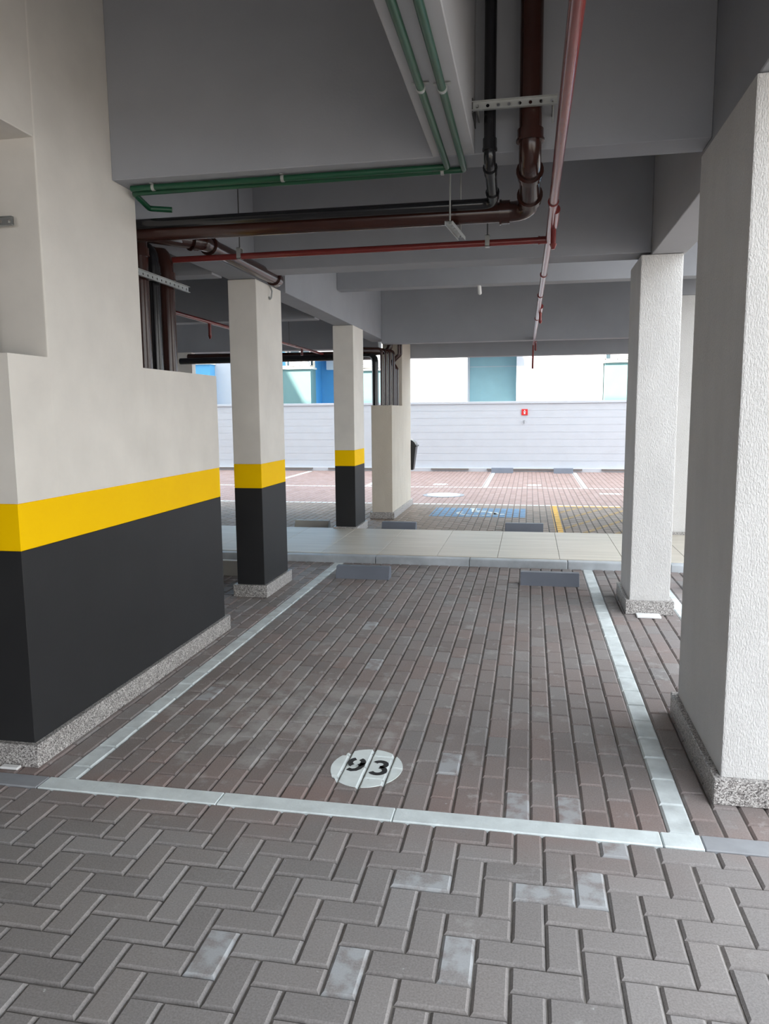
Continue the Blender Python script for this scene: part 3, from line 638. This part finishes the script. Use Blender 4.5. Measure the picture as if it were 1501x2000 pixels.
B(-0.226, -0.066, 20.575, 20.598, 1.495, 1.655).obj('plate', 'redsign', sg)
MB().box(-0.166, -0.126, 20.571, 20.577, 1.525, 1.60).box(-0.156, -0.136, 20.571, 20.577, 1.60, 1.63).box(-0.180, -0.112, 20.571, 20.577, 1.575, 1.59).obj('pictogram', 'white', sg)
tp = MB().cyl((-0.16, 20.60, 1.335), (-0.16, 20.53, 1.335), 0.014, 8).cyl((-0.16, 20.54, 1.34), (-0.16, 20.54, 1.27), 0.012, 8).box(-0.19, -0.13, 20.545, 20.557, 1.352, 1.362).obj('garden_tap', 'tap'); tag(tp, 'small grey tap on the wall below the red sign', 'tap')
wt = B(0.84, 1.02, 5.985, 6.085, 0.001, 0.018).obj('loose_tile', 'white', None, 0.003, 1); tag(wt, 'small white strip lying at the foot of the corner pillar', 'tile')
lt = B(-2.35, -2.26, 2.885, 2.918, 0.002, 0.014).obj('loose_tile', 'white', None, 0.003, 1); tag(lt, 'tiny pale chip lying at the foot of the striped low wall', 'tile')

# ------------------------------------------------------------------ boundary wall
fw = B(-16, 12, 20.615, 20.80, -0.05, 1.80).obj('wall_far', 'white_wall'); structure(fw, 'white block boundary wall along the far side of the yard', 'wall')
zs = [0.10 + 0.19 * i for i in range(10)]
for i, z in enumerate(zs):
    z1 = min(z + 0.19, 1.80) - 0.004
    if z1 - z < 0.03: continue
    for a, b in ((-16, -9.0), (-8.99, -3.305), (-3.29, 2.9), (2.91, 8.6), (8.61, 12)):
        B(a, b, 20.60, 20.62, z, z1).obj('block_course', 'white_wall', fw)
B(-16, 12, 20.57, 20.83, 1.80, 1.865).obj('coping', 'white_wall', fw, 0.006, 1)
B(-16, 12, 20.45, 20.62, -0.05, 0.10).obj('plinth', 'white_wall', fw, 0.006, 1)
GBR = 'bumper bars along the far wall'
for a, b, lb in ((-8.9, -5.95, 'long dark bumper bar at the wall foot, far left'), (-5.5, -3.3, 'dark bumper bar at the wall foot behind the second striped column'), (-2.62, -1.60, 'short dark bumper bar at the wall foot beside the waste bin'), (-1.12, 1.36, 'dark bumper bar at the wall foot behind the two far wheel stops'), (1.85, 4.2, 'dark bumper bar at the wall foot beside the right pillar')):
    tag(B(a, b, 20.40, 20.455, 0.045, 0.085).obj('bumper_bar', 'bar', None, 0.004, 1), lb, 'bumper', GBR)

# ------------------------------------------------------------------ neighbouring building
nb = empty('apartment_building', (-3, 24, 0), 'blue, turquoise and white apartment block beyond the boundary wall', 'building')
FY = 24.0; TOP = 19.0
def panel(x0, x1, mat, dy=0.0): B(x0, x1, FY + dy, FY + 1.2, -0.05, TOP).obj('wall_panel', mat, nb)
panel(-18, -10.42, 'blue', 0.15); panel(-10.42, -9.0, 'white_wall', 0); panel(-9.0, -6.9, 'blue', 0.15); panel(-6.9, -5.32, 'blue', 1.0); B(-6.9, -5.32, FY - 0.30, FY + 1.1, 3.46, 3.6).obj('shade_slab', 'white_wall', nb)  # slab is added out of view to shade the recessed blue panel
panel(-5.32, -4.62, 'blue', 0.15); panel(-4.62, -1.94, 'white_wall', 0); panel(-1.94, -0.435, 'teal', 1.0); B(-1.94, -0.435, FY - 0.30, FY + 1.1, 3.42, 3.6).obj('shade_slab', 'white_wall', nb); panel(-0.435, 2.14, 'white_wall', 0); panel(2.14, 3.5, 'turq', 0.15); panel(3.5, 8, 'white_wall', 0); panel(8, 14, 'blue', 0.15)  # slab is added out of view to shade the recessed teal panel
B(-1.94, -0.435, FY + 0.985, FY + 1.01, 3.02, 3.04).obj('groove', 'ledge', nb)
for x0, x1, zt, m in ((-7.86, -6.88, 2.99, 'turq'), (-5.32, -4.62, 2.90, 'turq'), (2.16, 3.2, 3.00, 'turq'), (-11.4, -10.28, 3.20, 'blue')):
    B(x0, x1, FY - 0.40, FY + 0.2, -0.05, zt).obj('bay_box', m, nb)
    B(x0 - 0.04, x1 + 0.04, FY - 0.45, FY + 0.2, zt, zt + 0.06).obj('ledge', 'cream', nb)
    w = B(x0, x1, FY + 0.10, FY + 0.16, zt + 0.06, zt + 1.3).obj('window', 'cream', nb)
    for a, b in ((x0 + 0.06, (x0 + x1) / 2 - 0.03), ((x0 + x1) / 2 + 0.03, x1 - 0.06)):
        B(a, b, FY + 0.085, FY + 0.102, zt + 0.14, zt + 1.2).obj('pane', 'pane', w)
def ac(x, z, label):
    t = empty('air_conditioner', (x, FY - 0.2, z), label, 'air conditioner', 'air conditioners on the neighbouring block')
    B(x - 0.29, x + 0.29, FY - 0.38, FY - 0.06, z + 0.03, z + 0.45).obj('casing', 'white', t, 0.012, 2)
    B(x - 0.25, x + 0.25, FY - 0.40, FY - 0.375, z + 0.07, z + 0.41).obj('grille', 'ledge', t)
    for k in range(5): B(x - 0.25, x + 0.25, FY - 0.415, FY - 0.395, z + 0.09 + 0.065 * k, z + 0.115 + 0.065 * k).obj('slat', 'white', t)
    for s in (-0.22, 0.22): B(x + s - 0.02, x + s + 0.02, FY - 0.36, FY - 0.08, z, z + 0.035).obj('foot', 'rod', t)
ac(-7.30, 3.05, 'white air conditioner on the turquoise box left of the second striped column')
ac(-4.97, 2.96, 'white air conditioner seen beside the pipe bundle')
ac(2.62, 3.06, 'white air conditioner seen beside the corner pillar')
def guard(x0, x1, z, label):
    t = empty('balcony_rail', ((x0 + x1) / 2, FY - 0.42, z), label, 'railing', 'railings round the air conditioners')
    for k in range(2): B(x0, x1, FY - 0.45, FY - 0.42, z + 0.02 + 0.5 * k, z + 0.05 + 0.5 * k).obj('bar', 'white', t)
    n = 3
    for k in range(n + 1): xx = x0 + (x1 - x0 - 0.03) * k / n; B(xx, xx + 0.03, FY - 0.45, FY - 0.42, z, z + 0.55).obj('post', 'white', t)
guard(-7.88, -6.86, 3.05, 'white railing on the turquoise box left of the second striped column')
guard(2.14, 3.2, 3.06, 'white railing on the box beside the corner pillar')
mb = B(-6.70, -6.36, FY + 0.86, FY + 1.01, 3.02, 3.44).obj('vent_box', 'white', nb, 0.01, 1)
